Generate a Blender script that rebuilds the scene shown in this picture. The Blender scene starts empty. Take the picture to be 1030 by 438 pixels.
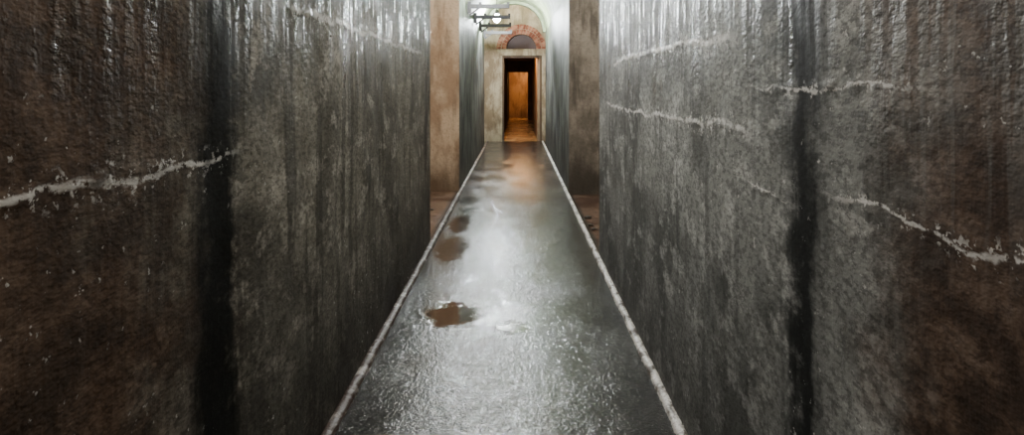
import bpy, bmesh, math, random
from mathutils import Vector, noise
random.seed(4)
F=744.0; H=1.5
XL=-0.8355; XR=0.729
# ---------------------------------------------------------------- node helper
class NB:
    def __init__(s,name):
        s.mat=bpy.data.materials.new(name); s.mat.use_nodes=True
        s.t=s.mat.node_tree; s.n=s.t.nodes; s.l=s.t.links
        s.bsdf=s.n['Principled BSDF']
        g=s.n.new('ShaderNodeNewGeometry'); s.pos=g.outputs['Position']
        sp=s.n.new('ShaderNodeSeparateXYZ'); s.l.new(s.pos,sp.inputs[0])
        s.x,s.y,s.z=sp.outputs
    def _in(s,sock,v):
        if isinstance(v,bpy.types.NodeSocket): s.l.new(v,sock)
        else: sock.default_value=v
    def m(s,op,a,b=0.0,clamp=False):
        nd=s.n.new('ShaderNodeMath'); nd.operation=op; nd.use_clamp=clamp
        s._in(nd.inputs[0],a); s._in(nd.inputs[1],b); return nd.outputs[0]
    def mul(s,a,b): return s.m('MULTIPLY',a,b)
    def add(s,a,b): return s.m('ADD',a,b)
    def sub(s,a,b): return s.m('SUBTRACT',a,b)
    def mx(s,a,b): return s.m('MAXIMUM',a,b)
    def rng(s,v,a,b,c=0.0,d=1.0):
        nd=s.n.new('ShaderNodeMapRange'); nd.interpolation_type='SMOOTHSTEP'
        s._in(nd.inputs['Value'],v)
        nd.inputs['From Min'].default_value=a; nd.inputs['From Max'].default_value=b
        nd.inputs['To Min'].default_value=c; nd.inputs['To Max'].default_value=d
        return nd.outputs[0]
    def noise(s,scale,vec=(1,1,1),detail=3,rough=.55,off=(0,0,0),dist=0):
        mp=s.n.new('ShaderNodeMapping'); s.l.new(s.pos,mp.inputs[0])
        mp.inputs['Scale'].default_value=vec; mp.inputs['Location'].default_value=off
        nd=s.n.new('ShaderNodeTexNoise'); s.l.new(mp.outputs[0],nd.inputs['Vector'])
        nd.inputs['Scale'].default_value=scale; nd.inputs['Detail'].default_value=detail
        nd.inputs['Roughness'].default_value=rough; nd.inputs['Distortion'].default_value=dist
        return nd.outputs['Fac']
    def mix(s,f,a,b):
        nd=s.n.new('ShaderNodeMix'); nd.data_type='RGBA'
        s._in(nd.inputs[0],f)
        for i,v in ((6,a),(7,b)):
            if isinstance(v,tuple): nd.inputs[i].default_value=(*v,1)
            else: s.l.new(v,nd.inputs[i])
        return nd.outputs[2]
    def band(s,v,c,w,soft):
        d=s.m('ABSOLUTE',s.sub(v,c)); return s.rng(d,w,w+soft,1.0,0.0)
    def out(s,col=None,rough=None,bump=None,strength=.5,dist=.01,metal=None,spec=None):
        b=s.bsdf
        if col is not None:
            if isinstance(col,tuple): b.inputs['Base Color'].default_value=(*col,1)
            else: s.l.new(col,b.inputs['Base Color'])
        if rough is not None: s._in(b.inputs['Roughness'],rough)
        if metal is not None: s._in(b.inputs['Metallic'],metal)
        if spec is not None: s._in(b.inputs['Specular IOR Level'],spec)
        if bump is not None:
            nd=s.n.new('ShaderNodeBump'); s._in(nd.inputs['Strength'],strength)
            nd.inputs['Distance'].default_value=dist
            s.l.new(bump,nd.inputs['Height']); s.l.new(nd.outputs[0],b.inputs['Normal'])
        return s.mat

# lime ridges: (z, yA, yB, half width)
RL=[(1.80,2.55,6.6,.014),(1.32,0.7,2.3,.009)]
RR=[(1.69,2.35,5.8,.014),(1.36,2.2,6.2,.010),(1.25,0.6,1.85,.005),(1.50,1.2,2.4,.004),(1.20,1.9,2.5,.003)]

def wall_mat(name,ridges,stain_y,warm_y,right):
    b=NB(name)
    off=(3.1,7.7,1.3) if right else (0,0,0)
    streak=b.noise(4,(1,1.6,.25),4,.6,off)
    streak2=b.noise(20,(1,1.2,.07),3,.6,off)
    blot=b.noise(1.8,(1,.8,1),5,.65,off)
    fine=b.noise(48,(1,.5,1),3,.75,off)
    med=b.noise(8,(1,.55,1),5,.72,off)
    if right: c1,c2,c3=(.15,.156,.148),(.37,.38,.365),(.70,.71,.69)
    else: c1,c2,c3=(.13,.12,.10),(.32,.30,.25),(.60,.56,.49)
    col=b.mix(b.rng(blot,.38,.60),c1,c2)
    col=b.mix(b.mul(b.rng(med,.50,.64),.75),col,c3)
    col=b.mix(b.mul(b.rng(streak,.51,.62),.5 if right else .65),col,tuple(v*.35 for v in c1))
    col=b.mix(b.mul(b.rng(fine,.46,.6),.55),col,tuple(v*.42 for v in c1))
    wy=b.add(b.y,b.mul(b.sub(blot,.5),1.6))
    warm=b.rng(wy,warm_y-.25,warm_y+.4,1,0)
    lit_brown=b.mix(b.rng(med,.40,.60),(.075,.043,.027),(.19,.118,.078))
    lit_brown=b.mix(b.mul(b.rng(fine,.45,.60),.5),lit_brown,(.034,.022,.016))
    if right: lit_brown=b.mix(b.mul(b.rng(streak2,.50,.60),b.rng(b.z,1.1,1.6,0,.75)),lit_brown,(.26,.255,.24))
    col=b.mix(b.mul(warm,.9),col,lit_brown)  # warm lamplight from behind the camera painted into the near wall colour
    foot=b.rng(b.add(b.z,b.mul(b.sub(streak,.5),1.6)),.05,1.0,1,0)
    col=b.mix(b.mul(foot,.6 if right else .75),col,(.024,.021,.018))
    alg=b.mul(b.rng(b.add(b.z,b.mul(b.sub(streak2,.5),1.8)),1.6,2.1,0,1),b.rng(b.y,1.2,2.4))
    col=b.mix(b.mul(alg,.7),col,(.034,.048,.024))
    sy=b.add(b.y,b.add(b.mul(b.sub(streak,.5),.34),b.mul(b.sub(med,.5),.34)))
    seep=b.band(sy,stain_y,.05 if not right else .02,.17)
    col=b.mix(b.mul(seep,.97),col,(.003,.0042,.0036))
    wob=b.noise(3.2,(1,1,1),2,.5,off); brk=b.noise(30,(1,.8,1),3,.8,off); brk2=b.noise(4.5,(1,1,1),2,.5,(9,2,4))
    tot=None
    zz=b.add(b.z,b.add(b.mul(b.sub(wob,.5),.09),b.mul(b.sub(med,.5),.06)))
    for (z0,ya,yb,w) in ridges:
        line=b.band(zz,z0,w*.3,w*1.1)
        ext=b.mul(b.rng(b.y,ya,ya+.3),b.rng(b.y,yb-.3,yb,1,0))
        halo=b.mul(b.band(zz,z0,w,w*6),b.rng(brk,.56,.62))
        mm=b.mul(b.mx(b.mul(line,b.rng(brk,.38,.48)),halo),ext)
        mm=b.mul(mm,b.rng(brk2,.30,.44,.15,1))
        tot=mm if tot is None else b.mx(tot,mm)
    spots=b.mul(b.rng(brk,.64,.69),b.rng(blot,.48,.58))
    tot2=b.mx(tot,b.mul(spots,.75))
    col=b.mix(tot2,col,(.98,.97,.95))
    # running water: glossy only in narrow vertical runs
    wet=b.mul(b.rng(b.add(b.z,b.mul(b.sub(streak,.5),1.5)),1.30,1.85),b.rng(streak2,.44,.58))
    rough=b.add(b.rng(med,.35,.65,.52,.70),b.mul(wet,-.34))
    hgt=b.add(b.mul(b.noise(60,(1,.55,1),2,.7,off),.8),b.add(b.mul(streak2,.5),b.mul(b.noise(18,(1,.55,1),3,.7,off),.7)))
    st=b.add(.22,b.mul(wet,.42))
    return b.out(col,rough,hgt,b.m('MULTIPLY',st,b.sub(1,b.mul(seep,.5))),.010,spec=b.add(.16,b.mul(wet,.42)))

def concrete_mat(name,c1,c2,rough=.6,scale=2,algae=0,bump=.5,foot=.5,st_amt=.6,spec=.3):
    b=NB(name)
    n1=b.noise(scale,(1,1,.6),4,.65); n2=b.noise(30,(1,1,1),3,.7); st=b.noise(7,(1.2,1.2,.15),3,.6)
    col=b.mix(b.rng(n1,.38,.62),c1,c2)
    col=b.mix(b.mul(b.rng(st,.52,.66),st_amt),col,tuple(v*.4 for v in c1))
    col=b.mix(b.mul(b.rng(n2,.5,.7),.35),col,tuple(v*.4 for v in c1))
    if algae:
        g=b.rng(b.add(b.z,b.mul(b.sub(n1,.5),1.2)),2.2,2.9)
        col=b.mix(b.mul(g,algae),col,(.22,.29,.14))
    if foot:
        ft=b.rng(b.add(b.z,b.mul(b.sub(n1,.5),1.0)),.05,.8,1,0)
        col=b.mix(b.mul(ft,foot),col,tuple(v*.3 for v in c1))
    return b.out(col,rough,b.noise(24,(1,1,1),2,.7),bump,.012,spec=spec)

def floor_mat():
    b=NB('wet_floor_concrete')
    big=b.noise(1.3,(1,1,1),4,.6); med=b.noise(18,(1,.8,1),3,.62); damp=b.noise(3.0,(1,.45,1),5,.68,(2,8,0))
    col=b.mix(b.rng(big,.35,.65),(.014,.0142,.014),(.036,.036,.034))
    col=b.mix(b.mul(b.rng(med,.5,.66),.5),col,(.062,.062,.059))
    ax=b.m('ABSOLUTE',b.add(b.x,.053)); side=b.rng(ax,.80,.86)
    col=b.mix(side,col,b.mix(b.rng(big,.4,.6),(.09,.05,.035),(.19,.125,.09)))
    far_glow=b.rng(b.y,20.3,20.9)
    col=b.mix(far_glow,col,b.mix(b.rng(big,.4,.6),(.36,.21,.09),(.62,.42,.21)))  # orange glow painted into the floor colour past the doorway
    pud=None
    n1=b.noise(8,(1,1,1),4,.65); n2=b.noise(5,(1,1,1),4,.65,(5,5,0))
    wx=b.add(b.x,b.mul(b.sub(n1,.5),.24)); wy=b.add(b.y,b.mul(b.sub(n2,.5),.7))
    for (px,py,rx,ry,k) in [(-.43,4.9,.19,.26,1),(-.04,4.62,.11,.10,.75),(-.60,6.9,.14,.6,.6),(-.64,8.1,.11,.5,.6),(-.55,4.05,.12,.12,.3)]:
        d=b.m('SQRT',b.add(b.m('POWER',b.mul(b.sub(wx,px),1/rx),2),b.m('POWER',b.mul(b.m('ABSOLUTE',b.sub(wy,py)),1/ry),2)))
        p=b.rng(d,.75,1.15,k,0); pud=p if pud is None else b.mx(pud,p)
    col=b.mix(b.mul(pud,.85),col,(.055,.029,.016))
    rough=b.m('MAXIMUM',b.sub(b.rng(damp,.36,.64,.13,.25),b.mul(pud,.16)),.05)
    h=b.add(b.noise(22,(1,.8,1),3,.70),b.mul(b.noise(80,(1,1,1),2,.6),.5))
    inv=b.sub(1,b.mul(pud,.95))
    near=b.rng(b.y,3.5,7.5,1.35,.95)
    st=b.mul(b.rng(damp,.38,.60,.38,.62),near)
    return b.out(col,rough,b.mul(h,inv),st,.0088,spec=.38)

def kerb_mat(name,dark,light,lo):
    b=NB(name); n=b.noise(14,(1,.6,1),3,.65); f=b.noise(70,(1,1,1),2,.7)
    col=b.mix(b.rng(n,lo,lo+.16),dark,light)
    col=b.mix(b.mul(b.rng(f,.52,.66),.6),col,dark)
    return b.out(col,.5,f,.7,.006)
M_LIME=kerb_mat('lime_crust',(.12,.105,.09),(.80,.79,.76),.37)
M_KERB=kerb_mat('stained_kerb',(.045,.027,.02),(.32,.30,.28),.50)
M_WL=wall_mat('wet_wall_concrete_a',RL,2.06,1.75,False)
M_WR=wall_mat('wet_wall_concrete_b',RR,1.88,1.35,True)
M_PIER=concrete_mat('pier_concrete',(.38,.265,.175),(.64,.51,.37),.65,2.5,st_amt=.45,foot=.85,spec=.2)
M_PIERR=concrete_mat('pier_concrete_grey',(.17,.155,.13),(.37,.34,.29),.65,2.5,st_amt=.65,foot=.8,spec=.2)
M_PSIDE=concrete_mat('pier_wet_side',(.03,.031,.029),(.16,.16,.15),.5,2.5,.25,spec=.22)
M_VAULT=concrete_mat('vault_plaster',(.24,.27,.16),(.54,.55,.42),.6,4,.55,foot=0,spec=.2)
M_END=concrete_mat('end_wall_plaster',(.24,.17,.10),(.48,.385,.26),.6,3,.2,st_amt=.6,spec=.2)
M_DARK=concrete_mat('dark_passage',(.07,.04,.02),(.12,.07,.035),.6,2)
M_RUST=concrete_mat('orange_plaster',(.26,.16,.09),(.44,.30,.18),.6,1.5,foot=.6)
M_CEIL=concrete_mat('ceiling_concrete',(.12,.11,.095),(.2,.19,.16),.6,2)
M_FLOOR=floor_mat()
b=NB('brick_red'); M_BRICK=b.out(b.mix(b.rng(b.noise(6,(1,1,1),4),.42,.62),(.17,.055,.03),(.38,.18,.105)),.75,spec=.2)
b=NB('tympanum_brown'); M_TYMP=b.out(b.mix(b.noise(8),(.025,.010,.006),(.07,.025,.015)),.6)
b=NB('black_steel'); M_STEEL=b.out(b.mix(b.rng(b.noise(25),.4,.6),(.006,.006,.0065),(.02,.016,.013)),.5,metal=.2)
def emis(name,c,s):
    b=NB(name); b.out(c,.3); b.bsdf.inputs['Emission Color'].default_value=(*c,1); b.bsdf.inputs['Emission Strength'].default_value=s; return b.mat
# ---------------------------------------------------------------- geometry helpers
def obj(name,verts,faces,mats,fm=None,smooth=None):
    me=bpy.data.meshes.new(name); me.from_pydata(verts,[],faces)
    for m in mats: me.materials.append(m)
    for i,p in enumerate(me.polygons):
        if fm: p.material_index=fm[i]
        if smooth is True or (smooth and smooth[i]): p.use_smooth=True
    me.update(); o=bpy.data.objects.new(name,me); bpy.context.collection.objects.link(o); return o
def box_data(x0,x1,y0,y1,z0,z1,skip=()):
    v=[(x0,y0,z0),(x1,y0,z0),(x1,y1,z0),(x0,y1,z0),(x0,y0,z1),(x1,y0,z1),(x1,y1,z1),(x0,y1,z1)]
    f={'-z':(0,3,2,1),'+z':(4,5,6,7),'-y':(0,1,5,4),'+y':(2,3,7,6),'-x':(3,0,4,7),'+x':(1,2,6,5)}
    return v,[f[k] for k in f if k not in skip]
def box(name,x0,x1,y0,y1,z0,z1,mat,bevel=0):
    v,f=box_data(x0,x1,y0,y1,z0,z1); o=obj(name,v,f,[mat])
    if bevel:
        md=o.modifiers.new('b','BEVEL'); md.width=bevel; md.segments=2
    return o
def multi(name,boxes,mat):
    V=[];Fc=[]
    for bx in boxes:
        v,f=box_data(*bx); k=len(V); V+=v; Fc+=[tuple(i+k for i in q) for q in f]
    return obj(name,V,Fc,[mat])
def block(name,xf,xo,y0,y1,z0,z1,mat_face,mat_other,ridges,dy=.02,dz=.01,amp=.010,seed=0):
    """solid wall mass, passage face (x=xf) is a displaced grid"""
    s=1 if xo<xf else -1
    skip=('+x',) if s>0 else ('-x',)
    v,f=box_data(min(xf,xo),max(xf,xo),y0,y1,z0,z1,skip)
    V=list(v);Fc=list(f);fm=[1]*len(f);sm=[False]*len(f)
    ny=int((y1-y0)/dy); nz=int((z1-z0)/dz); base=len(V)
    for i in range(ny+1):
        y=y0+(y1-y0)*i/ny
        for j in range(nz+1):
            z=z0+(z1-z0)*j/nz
            d=noise.noise(Vector((seed,y*1.3,z*1.1)))*amp+noise.noise(Vector((seed+9,y*5,z*5)))*amp*.3
            wz=z+noise.noise(Vector((seed,y*2,0)))*.02+noise.noise(Vector((seed,y*11,0)))*.008
            for (z0r,ya,yb,w) in ridges:
                if ya<y<yb and abs(wz-z0r)<.05:
                    fade=min(1,(y-ya)/.4,(yb-y)/.4)
                    d+=.004*fade*math.exp(-((wz-z0r)/.010)**2)*max(0,.4+1.5*noise.noise(Vector((seed,y*18,z0r*9))))
            e=min(1,(y-y0)/.05,(y1-y)/.05)
            V.append((xf+s*d*e,y,z))
    for i in range(ny):
        for j in range(nz):
            a=base+i*(nz+1)+j; q=(a,a+nz+1,a+nz+2,a+1)
            Fc.append(q if s>0 else q[::-1]); fm.append(0); sm.append(True)
    return obj(name,V,Fc,[mat_face,mat_other],fm,sm)

YB=-2.5; YG=7.12; YPL=10.7; YPR=10.35; YV=18.9; YE=20.5; ZT=4.4
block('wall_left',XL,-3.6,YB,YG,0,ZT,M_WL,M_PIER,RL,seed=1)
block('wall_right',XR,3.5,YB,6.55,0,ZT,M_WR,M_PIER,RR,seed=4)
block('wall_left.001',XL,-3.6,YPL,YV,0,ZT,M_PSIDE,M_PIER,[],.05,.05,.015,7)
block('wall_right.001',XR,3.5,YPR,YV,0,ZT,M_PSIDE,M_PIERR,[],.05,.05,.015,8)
box('wall_back',-3.8,3.7,YB-.2,YB,0,ZT,M_CEIL)
box('wall_outer_left',-3.8,-3.6,YB,YE,0,ZT,M_PIER)
box('wall_outer_right',3.5,3.7,YB,YE,0,ZT,M_PIER)
box('ceiling',-3.8,3.7,YB-.2,YE+.3,ZT,ZT+.2,M_CEIL)
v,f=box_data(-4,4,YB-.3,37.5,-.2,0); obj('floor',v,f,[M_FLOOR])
cx=(XL+XR)/2; R=(XR-XL)/2; ZS=2.9
V=[];Fc=[];fm=[]
n=32; ys=[YPL+(YV-YPL)*i/20 for i in range(21)]
for y in ys:
    for k in range(n+1):
        a=math.pi*k/n; V.append((cx+R*math.cos(a),y,ZS+R*math.sin(a)))
for i in range(20):
    for k in range(n):
        a=i*(n+1)+k; Fc.append((a,a+1,a+n+2,a+n+1)); fm.append(0)
for y,rev in ((YPL,False),(YV,True)):
    k0=len(V)
    for k in range(n+1):
        a=math.pi*k/n; V.append((cx+R*math.cos(a),y,ZS+R*math.sin(a))); V.append((cx+R*math.cos(a),y,ZT))
    for k in range(n):
        q=(k0+2*k,k0+2*k+1,k0+2*k+3,k0+2*k+2); Fc.append(q[::-1] if rev else q); fm.append(0)
obj('ceiling_vault',V,Fc,[M_VAULT],fm,None)
def ring(name,cx,zc,r0,r1,y0,y1,n,gap,mat,jit=0,a0=0,a1=math.pi):
    V=[];Fc=[]
    for k in range(n):
        A=a0+(a1-a0)*(k+gap)/n; B=a0+(a1-a0)*(k+1-gap)/n; k0=len(V); j=random.uniform(-jit,jit)
        for y in (y0+j,y1):
            for r,a in ((r0,A),(r1,A),(r1,B),(r0,B)): V.append((cx+r*math.cos(a),y,zc+r*math.sin(a)))
        for q in ((0,1,2,3),(7,6,5,4),(0,4,5,1),(1,5,6,2),(2,6,7,3),(3,7,4,0)): Fc.append(tuple(i+k0 for i in q))
    return obj(name,V,Fc,[mat])
ring('trim_arch_rib',cx,ZS,R-.07,R+.02,YV-.25,YV+.02,24,0,M_VAULT)
DX0,DX1=-.41,.69; DZ=2.38; ac=.12; ar=.42; az=2.56
V=[];Fc=[]
def addbox(*a):
    v,f=box_data(*a); k=len(V); V.extend(v); Fc.extend([tuple(i+k for i in q) for q in f])
addbox(-3.6,DX0,YE,YE+.3,0,ZT); addbox(DX1,3.5,YE,YE+.3,0,ZT)
addbox(DX0,ac-ar,YE,YE+.3,az,ZT); addbox(ac+ar,DX1,YE,YE+.3,az,ZT)
n=20
for k in range(n):
    a=math.pi*k/n; c=math.pi*(k+1)/n
    p=[(ac+ar*math.cos(a),az+ar*math.sin(a)),(ac+ar*math.cos(c),az+ar*math.sin(c))]
    k0=len(V)
    for y in (YE,YE+.3):
        V.extend([(p[0][0],y,p[0][1]),(p[1][0],y,p[1][1]),(p[1][0],y,ZT),(p[0][0],y,ZT)])
    for q in ((0,1,2,3),(7,6,5,4),(0,4,5,1)): Fc.append(tuple(i+k0 for i in q))
obj('wall_far',V,Fc,[M_END])
ring('trim_brick_arch',ac,az,ar,ar+.13,YE-.04,YE+.1,17,.06,M_BRICK,jit=.006)
ring('trim_brick_arch.001',ac,az,ar+.145,ar+.27,YE-.03,YE+.1,23,.06,M_BRICK,jit=.006)
box('trim_door_lintel',DX0-.06,DX1+.06,YE-.05,YE+.28,DZ,az,M_END,.01)
V=[(ac,YE+.2,az)]+[(ac+ar*math.cos(math.pi*k/24),YE+.2,az+ar*math.sin(math.pi*k/24)) for k in range(25)]
V+=[(x,y+.05,z) for x,y,z in V]
Fc=[(0,k+1,k+2) for k in range(24)]+[(26,26+k+2,26+k+1) for k in range(24)]
obj('wall_tympanum',V,Fc,[M_TYMP])
multi('trim_door_frame',[(DX0,DX0+.05,YE+.02,YE+.26,0,DZ),(DX1-.05,DX1,YE+.02,YE+.26,0,DZ),(DX0+.05,DX1-.05,YE+.02,YE+.26,DZ-.06,DZ)],M_DARK)
YI=34
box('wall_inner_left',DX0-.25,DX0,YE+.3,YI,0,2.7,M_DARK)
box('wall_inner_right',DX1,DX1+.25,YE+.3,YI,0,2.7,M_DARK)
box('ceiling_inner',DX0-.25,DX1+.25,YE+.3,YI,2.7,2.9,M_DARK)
box('wall_inner_pier',DX1-.12,DX1,YE+.3,YE+4.6,0,2.7,M_RUST)
multi('wall_inner_far',[(-1.6,-.36,YI,YI+.2,0,2.9),(.50,1.8,YI,YI+.2,0,2.9),(-.36,.50,YI,YI+.2,2.2,2.9)],M_DARK)
multi('wall_end_room',[(-1.6,1.8,36.4,36.6,0,2.9),(-1.8,-1.6,YI,36.6,0,2.9),(1.8,2.0,YI,36.6,0,2.9)],M_RUST)
box('ceiling_end_room',-1.8,2.0,YI,36.6,2.9,3.1,M_DARK)
def kerb(name,x0,x1,hh,mat,seed):
    prof=[(0,-.01),(0,.8),(.15,1),(.45,1.0),(.75,.85),(.95,.5),(1,-.01)]
    ya,yb,st=YB,YE-.05,.015; n=int((yb-ya)/st); V=[];Fc=[]
    m=len(prof)
    for i in range(n+1):
        y=ya+i*st
        w=1+.15*noise.noise(Vector((seed,y*3,0)))+.2*noise.noise(Vector((seed,y*30,3)))
        h=hh*(1+.2*noise.noise(Vector((seed+3,y*4,0)))+.25*noise.noise(Vector((seed+3,y*34,0))))
        for (t,u) in prof:
            V.append((x0+(x1-x0)*t*w,y,u*h+.002*noise.noise(Vector((t*9,y*50,seed)))))
    for i in range(n):
        for j in range(m-1):
            a=i*m+j; q=(a,a+m,a+m+1,a+1); Fc.append(q if x1<x0 else q[::-1])
    return obj(name,V,Fc,[mat],None,True)
kerb('kerb',XL,XL+.05,.024,M_KERB,2)
kerb('kerb.001',XR,XR-.042,.024,M_LIME,6)
V=[];Fc=[]
for i in range(34):
    sd=random.choice((-1,1)); x=(XL-random.uniform(.05,.9)) if sd<0 else (XR+random.uniform(.05,.9))
    y=random.uniform(7.3,10.1); r=random.uniform(.01,.035)
    bm=bmesh.new(); bmesh.ops.create_icosphere(bm,subdivisions=1,radius=r); k0=len(V)
    for q in bm.verts:
        c=q.co*(1+random.uniform(-.3,.3)); V.append((x+c.x*1.3,y+c.y,max(-.0,c.z*.7+r*.45)))
    for q in bm.faces: Fc.append(tuple(w.index+k0 for w in q.verts))
    bm.free()
obj('rubble',V,Fc,[M_PIERR])
def bar(V,Fc,p,q,w):
    p=Vector(p);q=Vector(q);d=(q-p).normalized(); u=d.cross(Vector((0,0,1)))
    if u.length<.01: u=Vector((1,0,0))
    u.normalize(); t=d.cross(u); k=len(V)
    for c in (p,q):
        for a,bb in ((-1,-1),(1,-1),(1,1),(-1,1)): V.append(tuple(c+u*a*w+t*bb*w))
    for f in ((0,1,2,3),(7,6,5,4),(0,4,5,1),(1,5,6,2),(2,6,7,3),(3,7,4,0)): Fc.append(tuple(i+k for i in f))
for y in (12.5,14.4,16.4,18.5):
    V=[];Fc=[]
    bar(V,Fc,(XL+.02,y,2.87),(-.13,y,2.87),.035)
    bar(V,Fc,(XL+.03,y,2.75),(XL+.03,y,2.95),.03)
    bar(V,Fc,(XL+.03,y,2.72),(XL+.22,y,2.86),.014)
    bar(V,Fc,(-.15,y,2.87),(-.15,y,2.94),.024)
    bar(V,Fc,(-.62,y,2.87),(-.62,y,2.94),.024)
    obj('cable_bracket',V,Fc,[M_STEEL])
def lamp(name,loc,r,col,s,hang):
    e=bpy.data.objects.new(name,None); e.location=loc; bpy.context.collection.objects.link(e)
    def child(nm,bm,mat,sm=True):
        me=bpy.data.meshes.new(nm); bm.to_mesh(me); bm.free(); me.materials.append(mat)
        for p in me.polygons: p.use_smooth=sm
        o=bpy.data.objects.new(nm,me); bpy.context.collection.objects.link(o); o.parent=e
    bm=bmesh.new(); bmesh.ops.create_icosphere(bm,subdivisions=2,radius=r)
    for v in bm.verts: v.co.z*=1.25
    child('bulb_glass',bm,emis(name+'_glow',col,s))
    bm=bmesh.new(); bmesh.ops.create_cone(bm,segments=16,radius1=r*.9,radius2=r*.5,depth=r*1.2,cap_ends=True)
    for v in bm.verts: v.co.z+=r*1.75
    child('lamp_socket',bm,M_STEEL)
    bm=bmesh.new(); h=max(.02,hang-r*2.2); bmesh.ops.create_cone(bm,segments=8,radius1=.008,radius2=.008,depth=h,cap_ends=True)
    for v in bm.verts: v.co.z+=r*2.2+h/2
    child('lamp_cord',bm,M_STEEL)
cool=(.90,.96,1.0); warm=(1,.52,.20)
lamp('fill_lamp',(-.46,16.9,3.08),.08,cool,2500,.48)
lamp('fill_lamp',(-.52,11.4,3.2),.08,cool,950,.30)
lamp('fill_lamp',(-.45,8.6,3.75),.10,(1,.93,.82),460,.65)
lamp('fill_lamp',(.1,19.7,3.95),.09,(1,.88,.70),180,.45)
lamp('fill_lamp',(.1,21.7,2.54),.035,warm,2600,.16)
lamp('fill_lamp',(1.0,35.2,2.5),.09,warm,450,.4)
lamp('fill_lamp',(-.30,3.9,4.0),.09,(1,.96,.89),960,.4)  # unseen overhead lamp added to brighten the near walls
lamp('fill_lamp',(-.1,-1.2,3.6),.08,(1,.76,.55),190,.8)
w=bpy.data.worlds.new('w'); bpy.context.scene.world=w; w.use_nodes=True
w.node_tree.nodes['Background'].inputs[0].default_value=(.02,.02,.02,1); w.node_tree.nodes['Background'].inputs[1].default_value=.2
c=bpy.data.cameras.new('camera'); co=bpy.data.objects.new('camera',c); bpy.context.collection.objects.link(co)
co.location=(0,0,H); co.rotation_euler=(math.radians(90),0,0)
c.sensor_width=36; c.sensor_fit='HORIZONTAL'; c.lens=F/1030*36
c.shift_x=-5/1030; c.shift_y=-131/1030; c.clip_start=.05
bpy.context.scene.camera=co
